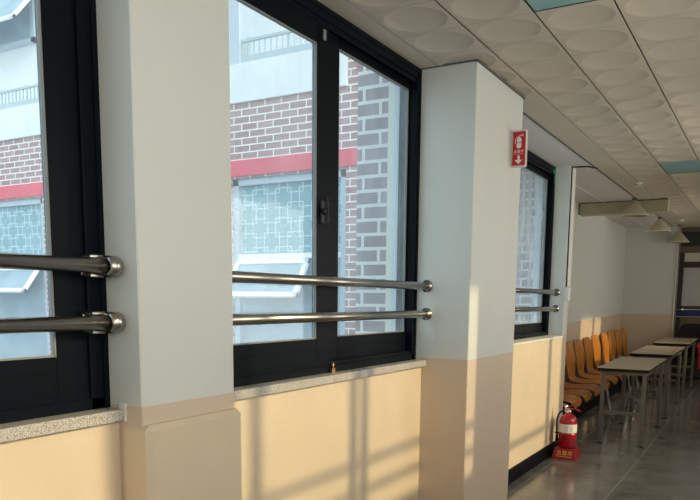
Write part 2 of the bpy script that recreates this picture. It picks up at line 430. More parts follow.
slab = MB(); slab.box(-1.85, .9, -3.1, 14, HC+.03, HC+.2); slab.box(-2.4, -1.4, 4.31, 14, HC+.012, HC+.2)
s_ob = struct('ceiling_joint', slab, M['tile_gap'])
sf = MB(); sf.box(-1.86, -1.444, 4.318, 6.6, HC, HC+.012); sf.box(-2.12, -1.828, 6.6, 12.42, HC, HC+.012); sf.box(-1.822, -1.444, 6.6, 12.42, HC, HC+.012)
struct('trim_10', MB().box(-1.832, -1.818, 6.75, 12.41, HC-.005, HC+.005), M['conduit'])
struct('soffit', sf, M['white'])
md = MB(); md.box(-1.449, -1.437, 4.31, 12.41, HC-.004, HC+.01)
md.box(-1.352, -1.335, P2[0]-.01, P2[1]+.01, HC-.008, HC+.004); md.box(-1.65, -1.34, P2[0]-.008, P2[0]+.002, HC-.004, HC+.004)
md.box(-1.522, -1.505, P1[0]-.01, P1[1]+.01, HC-.008, HC+.004)
struct('trim_2', md, M['dark_trim'])
for k, (c, j, lab) in enumerate(((2, 0, 'translucent teal ceiling panel at the top edge, nearest the viewer'), (2, 14, 'translucent teal ceiling panel halfway down the corridor ceiling'))):
    t = MB(); t.box(TX0+c*PX+.004, TX0+c*PX+PX-.004, TY0+j*PY+.004, TY0+(j+2)*PY-.004, HC+.002, HC+.014)
    tag(lift(t.build('ceiling_panel', M['teal'])), lab, 'ceiling panel')
for c, j in ((5, -6), (5, 8)):
    t = MB(); t.box(TX0+c*PX+.004, TX0+c*PX+PX-.004, TY0+j*PY+.004, TY0+(j+2)*PY-.004, HC+.002, HC+.014)
    tag(lift(t.build('ceiling_panel', M['teal'])), 'teal ceiling panel on the sunny side of the corridor, %s' % ('above the viewer' if j < 0 else 'farther along'), 'ceiling panel')
# boxed duct across the ceiling
d = MB(); d.box(-2.11, -1.12, 9.1, 9.30, HC-.135, HC, .004)
e = empty('ceiling_duct', (-1.6, 9.2, HC)); c = Vector((-1.6, 9.2, HC)); d.build('duct_box', M['beam'], e, origin=c)
q = MB(); q.box(-2.112, -2.100, 9.092, 9.10, HC-.135, HC); q.box(-2.11, -1.125, 9.092, 9.10, HC-.008, HC)
q.build('dark_sealant', M['cable'], e, origin=c)
tag(e, 'cream boxed duct crossing the white ceiling above the benches', 'duct')

# ------------------------------------------------------------------ windows
def window(n, xf, y0, y1, inner, outer, zt, zb, glass_in, glass_out, extra=0.):
    e = empty('window_%d' % n, (xf, (y0+y1)/2, -.3), kind='structure')
    c = Vector((xf, (y0+y1)/2, -.3)); ob = lambda nm, mb, m, p=e: mb.build(nm, m, p, origin=c if p is e else None)
    top = HC-.004
    f = MB()
    f.box(xf, xf-.10, y0, y1, top-.048, top); f.box(xf, xf-.10, y0, y1, -.316, -.285)
    f.box(xf, xf-.10, y0, y0+.04, -.316, top, .002); f.box(xf, xf-.10, y1-.042-extra, y1, -.316, top, .002)
    f.box(xf+.004, xf-.008, y0, y1, top-.018, top)                       # stepped face of the frame
    f.box(xf+.004, xf-.008, y1-.018, y1, -.316, top)
    for dx in (.008, .038, .068): f.box(xf-dx, xf-dx-.005, y0+.03, y1-.03, -.29, -.268); 
    for dx in (.008, .068): f.box(xf-dx, xf-dx-.005, y0+.03, y1-.03, top-.07, top-.04)
    ob('frame', f, M['frame'])
    for (a, b_, ga, gb, dx, gm, ztg) in ((*inner, .011, glass_in, zt), (*outer, .041, glass_out, zt+.045)):
        s_ = MB(); xa, xb = xf-dx, xf-dx-.026
        s_.box(xa, xb, a, ga, -.272, top-.03, .003); s_.box(xa, xb, gb, b_, -.272, top-.03, .003)
        s_.box(xa, xb, ga, gb, -.272, zb, .003); s_.box(xa, xb, ga, gb, ztg, top-.03, .003)
        s_.box(xa+.003, xa, ga-.012, gb+.012, zb-.05, zb-.045)
        so = ob('sash', s_, M['frame'])
        g = MB()
        g.box(xa-.002, xa-.014, ga-.003, ga+.004, zb, ztg); g.box(xa-.002, xa-.014, gb-.004, gb+.003, zb, ztg)
        g.box(xa-.002, xa-.014, ga, gb, zb-.003, zb+.004); g.box(xa-.002, xa-.014, ga, gb, ztg-.004, ztg+.003)
        gg = g.build('glazing_gasket', M['gasket'], so, origin=c)
        gl = MB(); gl.box(xa-.010, xa-.014, ga-.004, gb+.004, zb-.004, ztg+.004)
        gl.build('glass_pane', gm, so, origin=c)
    return e, c
W2, c2 = window(2, -1.644, P1[1], P2[0], (1.905, 2.672, 1.965, 2.577), (2.70, 3.533, 2.80, 3.487), 1.013, -.166, M['glass'], M['glass'])
W1, c1 = window(1, -1.644, -1.0, P1[0], (.35, 1.40, .42, 1.288), (-.95, .38, -.88, .30), 1.013, -.160, M['glass'], M['glass'], .02)
W3, c3 = window(3, -1.743, P2[1], P3[0], (4.33, 5.42, 4.40, 5.33), (5.38, 6.555, 5.46, 6.50), 1.0, -.19, M['glass_hazy'], M['glass_hazy'])
# crescent latch of window 2
lt = MB(); yl, zl, xl = 2.615, .355, -1.655
lt.box(xl, xl+.008, yl-.013, yl+.013, zl-.045, zl+.05, .003)
lt.tube([(xl+.006, yl, zl+.005), (xl+.028, yl, zl+.005)], .014, 16)
lt.tube([(xl+.022, yl, zl+.005), (xl+.030, yl-.004, zl+.035), (xl+.026, yl-.004, zl+.06)], [.009, .008, .006], 10)
lt.tube([(xl+.022, yl, zl), (xl+.034, yl-.006, zl-.03), (xl+.028, yl-.012, zl-.062)], [.010, .008, .006], 10)
lt.build('latch', M['rubber'], W2, origin=c2)
q = MB(); q.box(-1.640, -1.628, 2.665, 2.690, -.318, -.296, .002); q.tube([(-1.634, 2.677, -.30), (-1.634, 2.677, -.272)], .006, 10)
q.build('brass_stopper', M['brass'], W2, origin=c2)
q = MB(); q.box(-1.650, -1.6415, 3.523, 3.538, .80, .86); q.build('tape_patch', M['tape'], W2, origin=c2)
q = MB(); q.box(-1.742, -1.738, 6.548, 6.570, 1.02, HC-.002); q.box(-1.742, -1.738, 6.50, 6.57, 1.10, 1.135); q.build('tape_patch', M['tape'], W3, origin=c3)
q = MB(); q.box(-1.644, -1.638, 2.60, 2.62, 1.03, 1.07, .002); q.build('roller_stop', M['gasket'], W2, origin=c2)
# sills
sl = MB(); sl.box(-1.75, -1.58, -2.9, .2, -.350, -.3165, .002); sl.box(-1.75, -1.58, .202, 1.452, -.350, -.3165, .002)
struct('trim_3', sl, M['granite'])
sl = MB(); sl.box(-1.75, -1.58, 1.858, 2.602, -.350, -.3165, .002); sl.box(-1.75, -1.58, 2.604, 3.545, -.350, -.3165, .002)
struct('trim_4', sl, M['granite'])
sl = MB(); sl.box(-1.86, -1.600, 4.30, 6.572, -.322, -.304, .003); struct('trim_5', sl, M['cream'])
sl = MB(); sl.box(-1.60, -1.576, 1.447, 1.4535, -.352, -.300, .001); struct('trim_6', sl, M['caulk'])

# handrails across the windows
def handrail(y0, y1, z, x, label, ends, clip=None):
    e, c = rail_obj(y0, y1, z, x, label)
    for k, yy, kind in ends:
        sgn = 1 if k else -1
        o = yy - c[1]
        mb = MB()
        if kind == 'dome':
            pr = [(.0215, -.052), (.0295, -.050), (.0300, -.020), (.027, -.010), (.019, -.004), (.012, -.0005), (.0, -.0005)]
        else:
            pr = [(.0195, -.020), (.0215, -.018), (.0215, -.012), (.030, -.010), (.033, -.004), (.033, -.0005), (.0, -.0005)]
        mb.lathe([(r_, o + sgn*h) for r_, h in pr], axis='y', n=32)
        cp = mb.build('end_flange', M['steel'], e)
        if kind != 'dome':
            for a in (0.6, 2.7, 4.8): MB().lathe([(0, o-sgn*.013), (.003, o-sgn*.0125), (.0035, o-sgn*.010)], c=(.0262*math.cos(a), 0, .0262*math.sin(a)), axis='y', n=8).build('screw', M['steel_dull'], cp)
    if clip:
        mb = MB(); o = clip-c[1]
        mb.box(-.055, -.012, o-.022, o+.022, .021, .030, .002); mb.box(-.055, -.012, o-.022, o+.022, -.030, -.021, .002)
        mb.box(-.0635, -.050, o-.022, o+.022, -.030, .030, .002)
        mb.build('wall_clip', M['steel'], e)
    return e
XRL = -1.583
handrail(1.858, 3.54, .072, XRL, 'upper stainless handrail across the middle window with the latch', [(1, 3.54, 'f'), (0, 1.858, 'f')])
handrail(1.858, 3.54, -.073, XRL, 'lower stainless handrail across the middle window with the latch', [(1, 3.54, 'f'), (0, 1.858, 'f')])
handrail(-2.4, 1.452, .083, XRL, 'upper stainless handrail across the nearest window at the left edge', [(1, 1.452, 'dome')], 1.385)
handrail(-2.4, 1.452, -.070, XRL, 'lower stainless handrail across the nearest window at the left edge', [(1, 1.452, 'dome')], 1.385)
handrail(4.30, 6.57, .078, -1.68, 'upper short stainless handrail across the far window beside the red sign', [(1, 6.57, 'f'), (0, 4.30, 'f')])
handrail(4.30, 6.57, -.066, -1.68, 'lower short stainless handrail across the far window beside the red sign', [(1, 6.57, 'f'), (0, 4.30, 'f')])

# ------------------------------------------------------------------ lettering: 소화기 in strokes (unit boxes)
def so(ox, s): return [[(ox+.5*s, .95*s), (ox+.12*s, .55*s)], [(ox+.5*s, .95*s), (ox+.88*s, .55*s)], [(ox+.5*s, .5*s), (ox+.5*s, .18*s)], [(ox+.05*s, .14*s), (ox+.95*s, .14*s)]]
def ring(cx, cy, r_, n=8): return [(cx+r_*math.cos(2*math.pi*k/n), cy+r_*math.sin(2*math.pi*k/n)) for k in range(n+1)]
def hwa(ox, s): return [[(ox+.32*s, .98*s), (ox+.32*s, .86*s)], [(ox+.08*s, .80*s), (ox+.58*s, .80*s)], ring(ox+.33*s, .54*s, .15*s), [(ox+.33*s, .36*s), (ox+.33*s, .16*s)], [(ox+.03*s, .14*s), (ox+.66*s, .18*s)], [(ox+.78*s, .98*s), (ox+.78*s, .0)], [(ox+.78*s, .52*s), (ox+.98*s, .52*s)]]
def gi(ox, s): return [[(ox+.08*s, .82*s), (ox+.52*s, .82*s), (ox+.46*s, .45*s), (ox+.10*s, .12*s)], [(ox+.80*s, .98*s), (ox+.80*s, .0)]]

# flag sign on the second pillar
sx0, sx1, sz0, sz1, sy = -1.343, -1.255, .742, .945, 4.11
e = empty('fire_extinguisher_sign', (sx0, sy, (sz0+sz1)/2), 'small red and white fire extinguisher arrow sign projecting from the pillar', 'sign')
c = Vector((sx0, sy, (sz0+sz1)/2))
MB().box(sx0+.0005, sx1, sy, sy+.018, sz0, sz1, .004).build('sign_board', M['sign_white'], e, origin=c)
MB().box(sx0+.009, sx1-.008, sy-.0015, sy+.001, sz0+.010, sz1-.010).build('red_face', M['sign_red'], e, origin=c)
t3 = lambda u, v, t: (sx0+.009+u, sy-.0015-t, sz0+.010+v)
W_ = sx1-sx0-.017; cx = W_*.5
pm = MB()
pm.poly([(cx-.006, .054), (cx+.006, .054), (cx+.006, .030), (cx+.022, .030), (cx, .008), (cx-.022, .030), (cx-.006, .030)], .001, t3)
pm.build('arrow', M['sign_ink'], e, origin=c)
pm = MB()
body = []
for k in range(9): a = math.pi*k/8; body.append((cx+.013*math.cos(a), .140+.013*math.sin(a)))
for k in range(9): a = math.pi+math.pi*k/8; body.append((cx+.013*math.cos(a), .102+.009*math.sin(a)))
up_ = [p for p in body if p[1] >= .14] + [(cx-.013, .125), (cx+.013, .125)]
lo_ = [(cx+.013, .121), (cx-.013, .121)] + [p for p in body if p[1] <= .102]
pm.poly(up_, .001, t3); pm.poly(lo_, .001, t3)
pm.strip([(cx, .153), (cx+.002, .160), (cx+.022, .168)], .003, .001, t3); pm.strip([(cx+.002, .160), (cx+.024, .158)], .003, .001, t3)
pm.strip([(cx, .160), (cx-.016, .152), (cx-.022, .142), (cx-.022, .118)], .0028, .001, t3)
pm.build('extinguisher_pictogram', M['sign_ink'], e, origin=c)
pm = MB(); sz = .017
for st in so(cx-.028, sz)+hwa(cx-.009, sz)+gi(cx+.010, sz): pm.strip([(x, y+.068) for x, y in st], .0022, .001, t3)
pm.strip([(cx-.028, .062), (cx+.028, .062)], .0012, .001, t3)
pm.build('lettering', M['sign_ink'], e, origin=c)

# conduit, cable and switch box on the third pillar
e = empty('wire_conduit', (XW, 6.60, .6), 'white plastic wire conduit running up the corner of the third pillar', 'conduit'); c = Vector((XW, 6.60, .6))
MB().box(XW, XW+.014, 6.598, 6.702, .13, HC-.012, .002).build('conduit_channel', M['conduit'], e, origin=c)
MB().tube([(XW+.005, 6.584, HC-.006), (XW+.005, 6.584, .6), (XW+.005, 6.584, .12)], .0055, 8).build('wire', M['cable'], e, origin=c)
q = MB().tube([(XW+.006, 6.60, HC-.02), (XW+.012, 6.61, HC-.008), (-1.55, 6.62, HC-.008), (-1.485, 6.64, HC-.007), (-1.46, 6.70, HC-.007), (-1.43, 6.77, HC-.004)], .0065, 8)
tag(lift(q.build('cable', M['cable'])), 'black cable running from the conduit top across the white ceiling', 'cable')
e = empty('switch_box', (XW, 6.61, .08), 'small white switch box on the third pillar beside the handrail ends', 'switch box'); c = Vector((XW, 6.61, .08))
MB().box(XW, XW+.034, 6.578, 6.645, .005, .125, .004).build('box_body', M['conduit'], e, origin=c)
MB().box(XW+.034, XW+.038, 6.592, 6.631, .03, .10, .002).build('rocker', M['label'], e, origin=c)

# ------------------------------------------------------------------ fire extinguisher on its stand
EX, EY = -1.465, 6.33
def base_mb():
    mb = MB(); z0, z1 = -1.35, -1.262
    vs = [(EX-.105, EY-.11, z0), (EX+.105, EY-.11, z0), (EX+.105, EY+.11, z0), (EX-.105, EY+.11, z0),
          (EX-.090, EY-.085, z1), (EX+.090, EY-.085, z1), (EX+.090, EY+.095, z1), (EX-.090, EY+.095, z1)]
    mb.add(vs, [(0,3,2,1), (0,1,5,4), (1,2,6,5), (2,3,7,6), (3,0,4,7), (4,5,6,7)]); return mb
e = empty('extinguisher_stand', (EX, EY, -1.35), 'red plastic extinguisher stand with yellow lettering on the floor', 'stand'); c = Vector((EX, EY, -1.35))
o = base_mb().build('stand_body', M['ext_base'], e, origin=c)
bv = o.modifiers.new('bevel', 'BEVEL'); bv.width = .006; bv.segments = 2
import mathutils
n_ = Vector((0, -.088, -.025)).normalized(); upv = Vector((0, .025, .088)).normalized(); nrm = Vector((0, -.962, .273))
t3b = lambda u, v, t: tuple(Vector((EX-.075, EY-.104, -1.330)) + Vector((1, 0, 0))*u + upv*v + nrm*(t+.0008))
lm = MB(); s_ = .038
for st in so(.012, s_)+hwa(.058, s_)+gi(.104, s_): lm.strip([(x, y+.016) for x, y in st], .0052, .0015, t3b)
lm.strip([(.012, .004), (.138, .004)], .004, .0015, t3b)
lm.build('lettering', M['gold'], e, origin=c)
e = empty('fire_extinguisher', (EX, EY, -1.262), 'red fire extinguisher with white label and black hose by the low wall', 'fire extinguisher'); c = Vector((EX, EY, -1.262))
zb = -1.262
bd = MB().lathe([(0, zb), (.070, zb+.001), (.0745, zb+.008), (.0745, zb+.118), (.0762, zb+.121), (.0762, zb+.126), (.0735, zb+.129), (.0745, zb+.134), (.0745, zb+.225), (.070, zb+.252), (.058, zb+.274), (.040, zb+.289), (.024, zb+.296), (.020, zb+.300), (.020, zb+.305), (0, zb+.306)], c=(EX, EY, 0), n=40)
bd.build('cylinder_body', M['ext_red'], e, origin=c)
lb = MB(); vs = []; fs = []; n = 22
for k in range(n+1):
    a = math.radians(-150+ k*170/n)
    for rr, z in ((.0752, zb+.137), (.0752, zb+.212)): vs.append((EX+rr*math.cos(a), EY+rr*math.sin(a), z))
for k in range(n): fs.append((2*k, 2*k+2, 2*k+3, 2*k+1))
lb.add(vs, fs, True); lo = lb.build('paper_label', M['label'], e, origin=c, fix=False)
for a0, wz, zz in ((-88, .004, .155), (-80, .003, .160), (-60, .006, .150), (-52, .004, .165), (-44, .003, .155), (-95, .0025, .17)):
    ik = MB(); z = zb+zz-.012; a = math.radians(a0); pts_ = []
    for i in range(6):
        zz_ = z+.009*i; q0 = len(ik.v)
        for d_, dz in ((-wz*5, 0), (wz*5, 0), (wz*5, .0065), (-wz*5, .0065)): ik.v.append((EX+.0757*math.cos(a+d_), EY+.0757*math.sin(a+d_), zz_+dz))
        ik.f.append((q0, q0+1, q0+2, q0+3)); ik.sm.append(False)
    ik.build('label_print', M['ink'], lo, origin=c, fix=False)
vb = MB().lathe([(.018, zb+.300), (.018, zb+.322), (.014, zb+.326), (.014, zb+.345), (0, zb+.346)], c=(EX, EY, 0), n=16)
vb.tube([(EX+.012, EY, zb+.315), (EX-.035, EY, zb+.318)], .010, 12)
vb.lathe([(0, 0), (.014, .001), (.014, .012), (0, .013)], c=(EX+.01, EY-.022, zb+.318), axis='y', n=14)
vb.build('valve', M['chrome'], e, origin=c)
hd = MB()
def lever(p0, p1, w0, w1, t):
    p0, p1 = Vector(p0), Vector(p1); d_ = (p1-p0).normalized(); sd = Vector((0, 1, 0)); u = d_.cross(sd).normalized()
    vs = [p0+sd*w0-u*t, p0-sd*w0-u*t, p0-sd*w0+u*t, p0+sd*w0+u*t, p1+sd*w1-u*t, p1-sd*w1-u*t, p1-sd*w1+u*t, p1+sd*w1+u*t]
    hd.add(vs, [(0,1,2,3), (7,6,5,4), (0,4,5,1), (1,5,6,2), (2,6,7,3), (3,7,4,0)])
lever((EX-.035, EY, zb+.338), (EX+.045, EY, zb+.385), .012, .012, .005); lever((EX+.045, EY, zb+.385), (EX+.085, EY, zb+.415), .012, .009, .005)
lever((EX-.02, EY, zb+.332), (EX+.055, EY, zb+.345), .011, .011, .005); lever((EX+.055, EY, zb+.345), (EX+.100, EY, zb+.325), .011, .009, .005)
hd.build('squeeze_handle', M['ext_red'], e, origin=c)
hs = MB(); pts = []
P = [(-.035, .318), (-.062, .312), (-.084, .285), (-.094, .24), (-.095, .19), (-.094, .13), (-.092, .085)]
for i in range(len(P)-1):
    for t in range(4):
        k = t/4; p0, p1, p2, p3 = P[max(i-1, 0)], P[i], P[i+1], P[min(i+2, len(P)-1)]
        f = lambda a, b_, c_, d_: .5*((2*b_)+(-a+c_)*k+(2*a-5*b_+4*c_-d_)*k*k+(-a+3*b_-3*c_+d_)*k**3)
        pts.append((EX+f(p0[0], p1[0], p2[0], p3[0]), EY-.005, zb+f(p0[1], p1[1], p2[1], p3[1])))
pts.append((EX+P[-1][0], EY-.005, zb+P[-1][1]))
hs.tube(pts, .0085, 12); hs.tube([(EX-.092, EY-.005, zb+.115), (EX-.091, EY-.005, zb+.055)], [.011, .014], 12)
hs.build('hose', M['rubber'], e, origin=c)
cl = MB(); cl.box(EX-.108, EX-.070, EY-.017, EY+.010, zb+.119, zb+.129, .002); cl.build('hose_clip', M['rubber'], e, origin=c)

# ------------------------------------------------------------------ desks
def make_desk(lab):
    e = empty('desk', (-1.155, 7.655, 0), lab, 'desk')
    hx, hy, h = .215, .615, .728
    MB().box(-.2265, .2265, -.6265, .6265, h-.004, h, .001).build('tabletop', M['table_top'], e)
    MB().box(-.2275, .2275, -.6275, .6275, h-.032, h-.004, .003).build('edge_band', M['table_edge'], e)
    fr = MB(); r_ = .017; ax, ay = .182, .570
    for sy_ in (-1, 1): fr.box(-ax, ax, sy_*ay-r_, sy_*ay+r_, h-.064, h-.033, .002)
    for sx_ in (-1, 1): fr.box(sx_*ax-r_, sx_*ax+r_, -ay, ay, h-.064, h-.033, .002)
    fr.build('apron_frame', M['tube'], e)
    for sx_ in (-1, 1):
        for sy_ in (-1, 1):
            l = MB().box(sx_*ax-r_, sx_*ax+r_, sy_*ay-r_, sy_*ay+r_, .008, h-.04, .002).build('leg', M['tube'], e)
            MB().box(sx_*ax-r_-.012, sx_*ax+r_+.006, sy_*ay-r_-.004, sy_*ay+r_+.004, 0, .012, .003).build('foot_cap', M['rubber'], l)
    for sy_ in (-1, 1): MB().box(-ax+r_, ax-r_, sy_*ay-r_*.8, sy_*ay+r_*.8, .286, .318, .002).build('stretcher', M['tube'], e)
    return e
dk = [(7.655, 'grey-legged laminate desk nearest to the fire extinguisher'), (9.40, 'middle laminate desk of the row of three'), (11.25, 'farthest laminate desk, beside the dark partition')]
proto = None
for y, lab in dk:
    o = make_desk(lab) if proto is None else copy_tree(proto)
    if proto is None: proto = o
    o['label'] = lab; o['group'] = 'laminate desks along the corridor'
    o.location = (-1.152, y, fz(y)+H0); o.rotation_euler = (RAMP, 0, 0)

# ------------------------------------------------------------------ linked plywood benches
prof = [(-.015, .850), (.0, .825), (.018, .77), (.033, .70), (.042, .63), (.046, .56), (.052, .505), (.068, .462), (.100, .436), (.15, .424), (.22, .420), (.30, .424), (.37, .432), (.42, .430), (.456, .410), (.470, .380), (.464, .352)]
wid = [.135, .180, .207, .215, .212, .195, .165, .145, .152, .182, .204, .210, .208, .200, .182, .155, .115]
def shell():
    mb = MB(); n = 12; th = .012; vs = []; fs = []
    N_ = len(prof)
    for side in (0, 1):
        for i, (u, z) in enumerate(prof):
            a = prof[max(i-1, 0)]; b_ = prof[min(i+1, N_-1)]; d_ = Vector((b_[0]-a[0], b_[1]-a[1])).normalized(); nn = Vector((-d_.y, d_.x))
            if nn.x < 0 and i < 8: nn = -nn
            if i >= 8 and nn.y < 0: nn = -nn
            for k in range(n+1):
                t = -1+2*k/n; w_ = wid[i]
                cup = .022*(t*t) if i < 7 else .006*t*t
                off = cup + (0 if side == 0 else -th)
                vs.append((u+nn.x*off, t*w_, z+nn.y*off))
    m = n+1; T = N_*m
    for i in range(N_-1):
        for k in range(n):
            a = i*m+k; fs.append((a, a+1, a+m+1, a+m)); fs.append((T+a+m, T+a+m+1, T+a+1, T+a))
    for i in range(N_-1):
        for k in (0, n): a = i*m+k; fs.append((a, a+m, T+a+m, T+a))
    for i in (0, N_-1):
        for k in range(n): a = i*m+k; fs.append((a, a+1, T+a+1, T+a))
    mb.add(vs, fs, True)
    ob = mb.build('seat_shell', M['ply'], None)
    return ob
shell_mesh = shell(); SM = shell_mesh.data; bpy.data.objects.remove(shell_mesh)
# rounded outline at head and front of the shell through subdivision
def bench(offs, y0, legs, lab):
    L = offs[-1]; n = len(offs)
    e = empty('bench', (-1.995, y0+L/2, 0), lab, 'bench', 'linked plywood benches along the recess wall')
    for i in range(n):
        s_ = bpy.data.objects.new('seat_shell', SM); COL.objects.link(s_); s_.parent = e; s_.location = (0, -L/2+offs[i], 0)
        m_ = s_.modifiers.new('subdivision', 'SUBSURF'); m_.levels = 1; m_.render_levels = 1
        br = MB(); yy = -L/2+offs[i]
        br.box(.10, .30, yy-.05, yy+.05, .385, .409, .004)
        br.box(.015, .040, yy+.055, yy+.085, .40, .60, .004); br.box(.015, .12, yy+.055, yy+.085, .385, .405, .004)
        br.box(.015, .040, yy-.085, yy-.055, .40, .60, .004); br.box(.015, .12, yy-.085, yy-.055, .385, .405, .004)
        br.build('seat_bracket', M['steel_dull'], e)
    MB().box(.155, .215, -L/2-.18, L/2+.20, .330, .388, .004).build('beam', M['black_base'], e)
    for ya in legs:
        yy = ya-y0-L/2
        for dy in (-.021, .021):
            MB().tube([(.385, yy+dy, .408), (.405, yy+dy, .38), (.475, yy+dy, .012)], .0145, 14).build('leg', M['chrome'], e)
        MB().tube([(.19, yy, .34), (.06, yy, .12)], .014, 12).build('rear_strut', M['chrome'], e)
        MB().box(.185, .41, yy-.03, yy+.03, .388, .402, .003).build('leg_arm', M['steel_dull'], e)
        MB().box(.435, .515, yy-.045, yy+.045, 0, .012, .003).build('foot_plate', M['steel_dull'], e)
    yb = y0+L/2
    e.location = (-1.995, yb, fz(yb)+H0); e.rotation_euler = (RAMP, 0, 0)
    return e
bench([0, .455, .91, 1.41, 1.89, 2.37, 2.85], 6.95, (6.76, 8.60, 10.0), 'long orange plywood bench nearest the fire extinguisher, partly sunlit')
bench([0, .48, .96, 1.44], 10.38, (10.62, 11.9), 'shorter orange plywood bench beside the back corner of the recess')

# ------------------------------------------------------------------ cone lamps and ceiling heads
def cone_lamp(y, lab, x=-1.45, drop=0.):
    e = empty('cone_lamp', (x, y, HC), lab, 'lamp', 'cone lamps along the ceiling edge')
    MB().lathe([(0, -.004), (.030, -.004), (.030, -.018), (.012, -.024), (0, -.024)], n=24).build('ceiling_rose', M['dark_trim'], e)
    g_ = lambda pr: [(a, b-drop) for a, b in pr]
    if drop: MB().tube([(0, 0, -.02), (0, 0, -.03-drop)], .003, 8).build('cord', M['cable'], e)
    MB().lathe(g_([(.010, -.022), (.022, -.030), (.156, -.190), (.157, -.194), (.153, -.194), (.020, -.036), (.008, -.030)]), n=40).build('shade', M['cone'], e)
    MB().lathe(g_([(.157, -.188), (.160, -.190), (.160, -.198), (.150, -.199)]), n=40).build('rim', M['cream'], e)
    MB().lathe(g_([(0, -.028), (.016, -.030), (.016, -.065), (.026, -.085), (.032, -.11), (.026, -.135), (0, -.145)]), n=20).build('bulb', M['label'], e)
    return e
cone_lamp(8.90, 'nearest cream cone lamp, in front of the boxed duct')
cone_lamp(11.0, 'middle cream cone lamp of the three')
cone_lamp(12.2, 'farthest cream cone lamp, before the dark partition', -1.325, .065)
def head(x, y, lab):
    e = empty('sprinkler_head', (x, y, HC), lab, 'sprinkler')
    MB().lathe([(0, .02), (.035, .02), (.040, -.004), (.030, -.012), (.012, -.014), (.010, -.030), (0, -.031)], n=24).build('escutcheon', M['conduit'], e)
    MB().box(-.055, .055, -.006, .006, -.034, -.029, .002).build('deflector', M['conduit'], e)
head(-1.235, 7.80, 'white sprinkler head on the ceiling just before the boxed duct')
head(-1.225, 11.5, 'tiny white sprinkler head on the ceiling near the farthest cone lamps')

# ------------------------------------------------------------------ far partition
YP = 12.72
e = empty('partition', (-1.0, YP, fz(YP)), kind='structure'); c = Vector((-1.0, YP, fz(YP)))
B = lambda nm, m, *a: MB().box(*a).build(nm, M[m], e, origin=c)
B('lintel', 'lintel', -1.345, X_R, YP+.03, YP+.14, .875, 1.10)
B('top_rail', 'brown', -1.345, X_R, YP-.01, YP+.12, 1.10, HC)
B('head_board', 'brown', -1.345, X_R, YP-.01, YP+.12, .775, .875)
q = MB()
q.box(-1.345, -1.275, YP, YP+.10, -1.24, .775)
for x in (-.62, .05): q.box(x, x+.07, YP, YP+.10, -1.24, .775)
q.box(-1.345, X_R, YP+.005, YP+.09, .545, .635); q.box(-1.345, X_R, YP+.005, YP+.09, -.105, -.055)
q.build('timber_frame', M['dark_wood'], e, origin=c)
B('upper_pane', 'cream', -1.275, X_R, YP+.05, YP+.07, .635, .775)
B('white_panel', 'panel_white', -1.275, X_R, YP+.05, YP+.07, -.055, .545)
B('lower_panel', 'dark_wood', -1.275, X_R, YP+.06, YP+.10, -1.24, -.30)
B('ochre_panel', 'olive', -1.345, X_R, YP+.04, YP+.06, -.70, -.22)
e = empty('blue_board', (-1.0, YP-.03, -.165), 'long navy blue board fixed across the dark partition', 'board'); c = Vector((-1.0, YP-.03, -.165))
MB().box(-1.343, .3, YP-.03, YP-.002, -.217, -.118, .003).build('board_panel', M['blue'], e, origin=c)
MB().box(-1.343, .3, YP-.034, YP-.002, -.118, -.110).box(-1.343, .3, YP-.034, YP-.002, -.229, -.217).build('metal_edge', M['steel_dull'], e, origin=c)

# black covered chair and red cloth at the end
def office_chair(x, y, lab):
    e = empty('office_chair', (x, y, fz(y)), lab, 'chair')
    bk = MB(); vs = []; fs = []
    rows = [(.145, .93, .0), (.19, .88, .005), (.215, .75, .0), (.225, .60, -.01), (.20, .48, -.02)]
    n = 8
    for side in (0, 1):
        for w_, z, dy in rows:
            for k in range(n+1):
                t = -1+2*k/n; vs.append((t*w_, -.18+dy-.05*t*t+(0 if side == 0 else .05), z))
    m = n+1; T = len(rows)*m
    for i in range(len(rows)-1):
        for k in range(n): a = i*m+k; fs.append((a, a+1, a+m+1, a+m)); fs.append((T+a, T+a+m, T+a+m+1, T+a+1))
        for k in (0, n): a = i*m+k; fs.append((a, a+m, T+a+m, T+a))
    for i in (0, len(rows)-1):
        for k in range(n): a = i*m+k; fs.append((a, a+1, T+a+1, T+a))
    bk.add(vs, fs, True); bk.build('backrest', M['black_cloth'], e)
    MB().box(-.23, .23, -.17, .28, .42, .49, .025).build('seat', M['black_cloth'], e)
    MB().tube([(0, .05, .43), (0, .05, .10)], .025, 14).build('column', M['rubber'], e)
    MB().tube([(0, -.16, .44), (0, -.20, .46), (0, -.19, .55)], .018, 10).build('back_bar', M['rubber'], e)
    for k in range(5):
        a = 2*math.pi*k/5+.4; cx_, cy_ = .26*math.cos(a), .05+.26*math.sin(a)
        l = MB().tube([(0, .05, .11), (cx_, cy_, .07)], [.022, .014], 10).build('leg', M['rubber'], e)
        MB().lathe([(0, -.014), (.026, -.014), (.026, .014), (0, .014)], c=(cx_, cy_, .028), axis='x', n=16).build('castor', M['rubber'], l)
office_chair(-1.00, 12.22, 'black office chair behind the farthest desk')
rc = MB(); vs = []; fs = []
for side in (0, 1):
    for i in range(9):
        for k in range(5):
            u = i/8; vs.append((-.93+.05*u+.018*math.sin(k*1.7+u*4), 11.86+k*.025+.012*math.sin(u*9)+side*.006, -.62-.32*u-.05*math.sin(k)))
for i in range(8):
    for k in range(4): a = i*5+k; fs.append((a, a+1, a+6, a+5)); fs.append((45+a+5, 45+a+6, 45+a+1, 45+a))
for i in range(8):
    for k in (0, 4): a = i*5+k; fs.append((a, a+5, 45+a+5, 45+a))
for i in (0, 8):
    for k in range(4): a = i*5+k; fs.append((a, a+1, 45+a+1, 45+a))
rc.add(vs, fs, True)
tag(lift(rc.build('scarf', M['red_cloth'])), 'red cloth hanging over the black office chair', 'cloth')

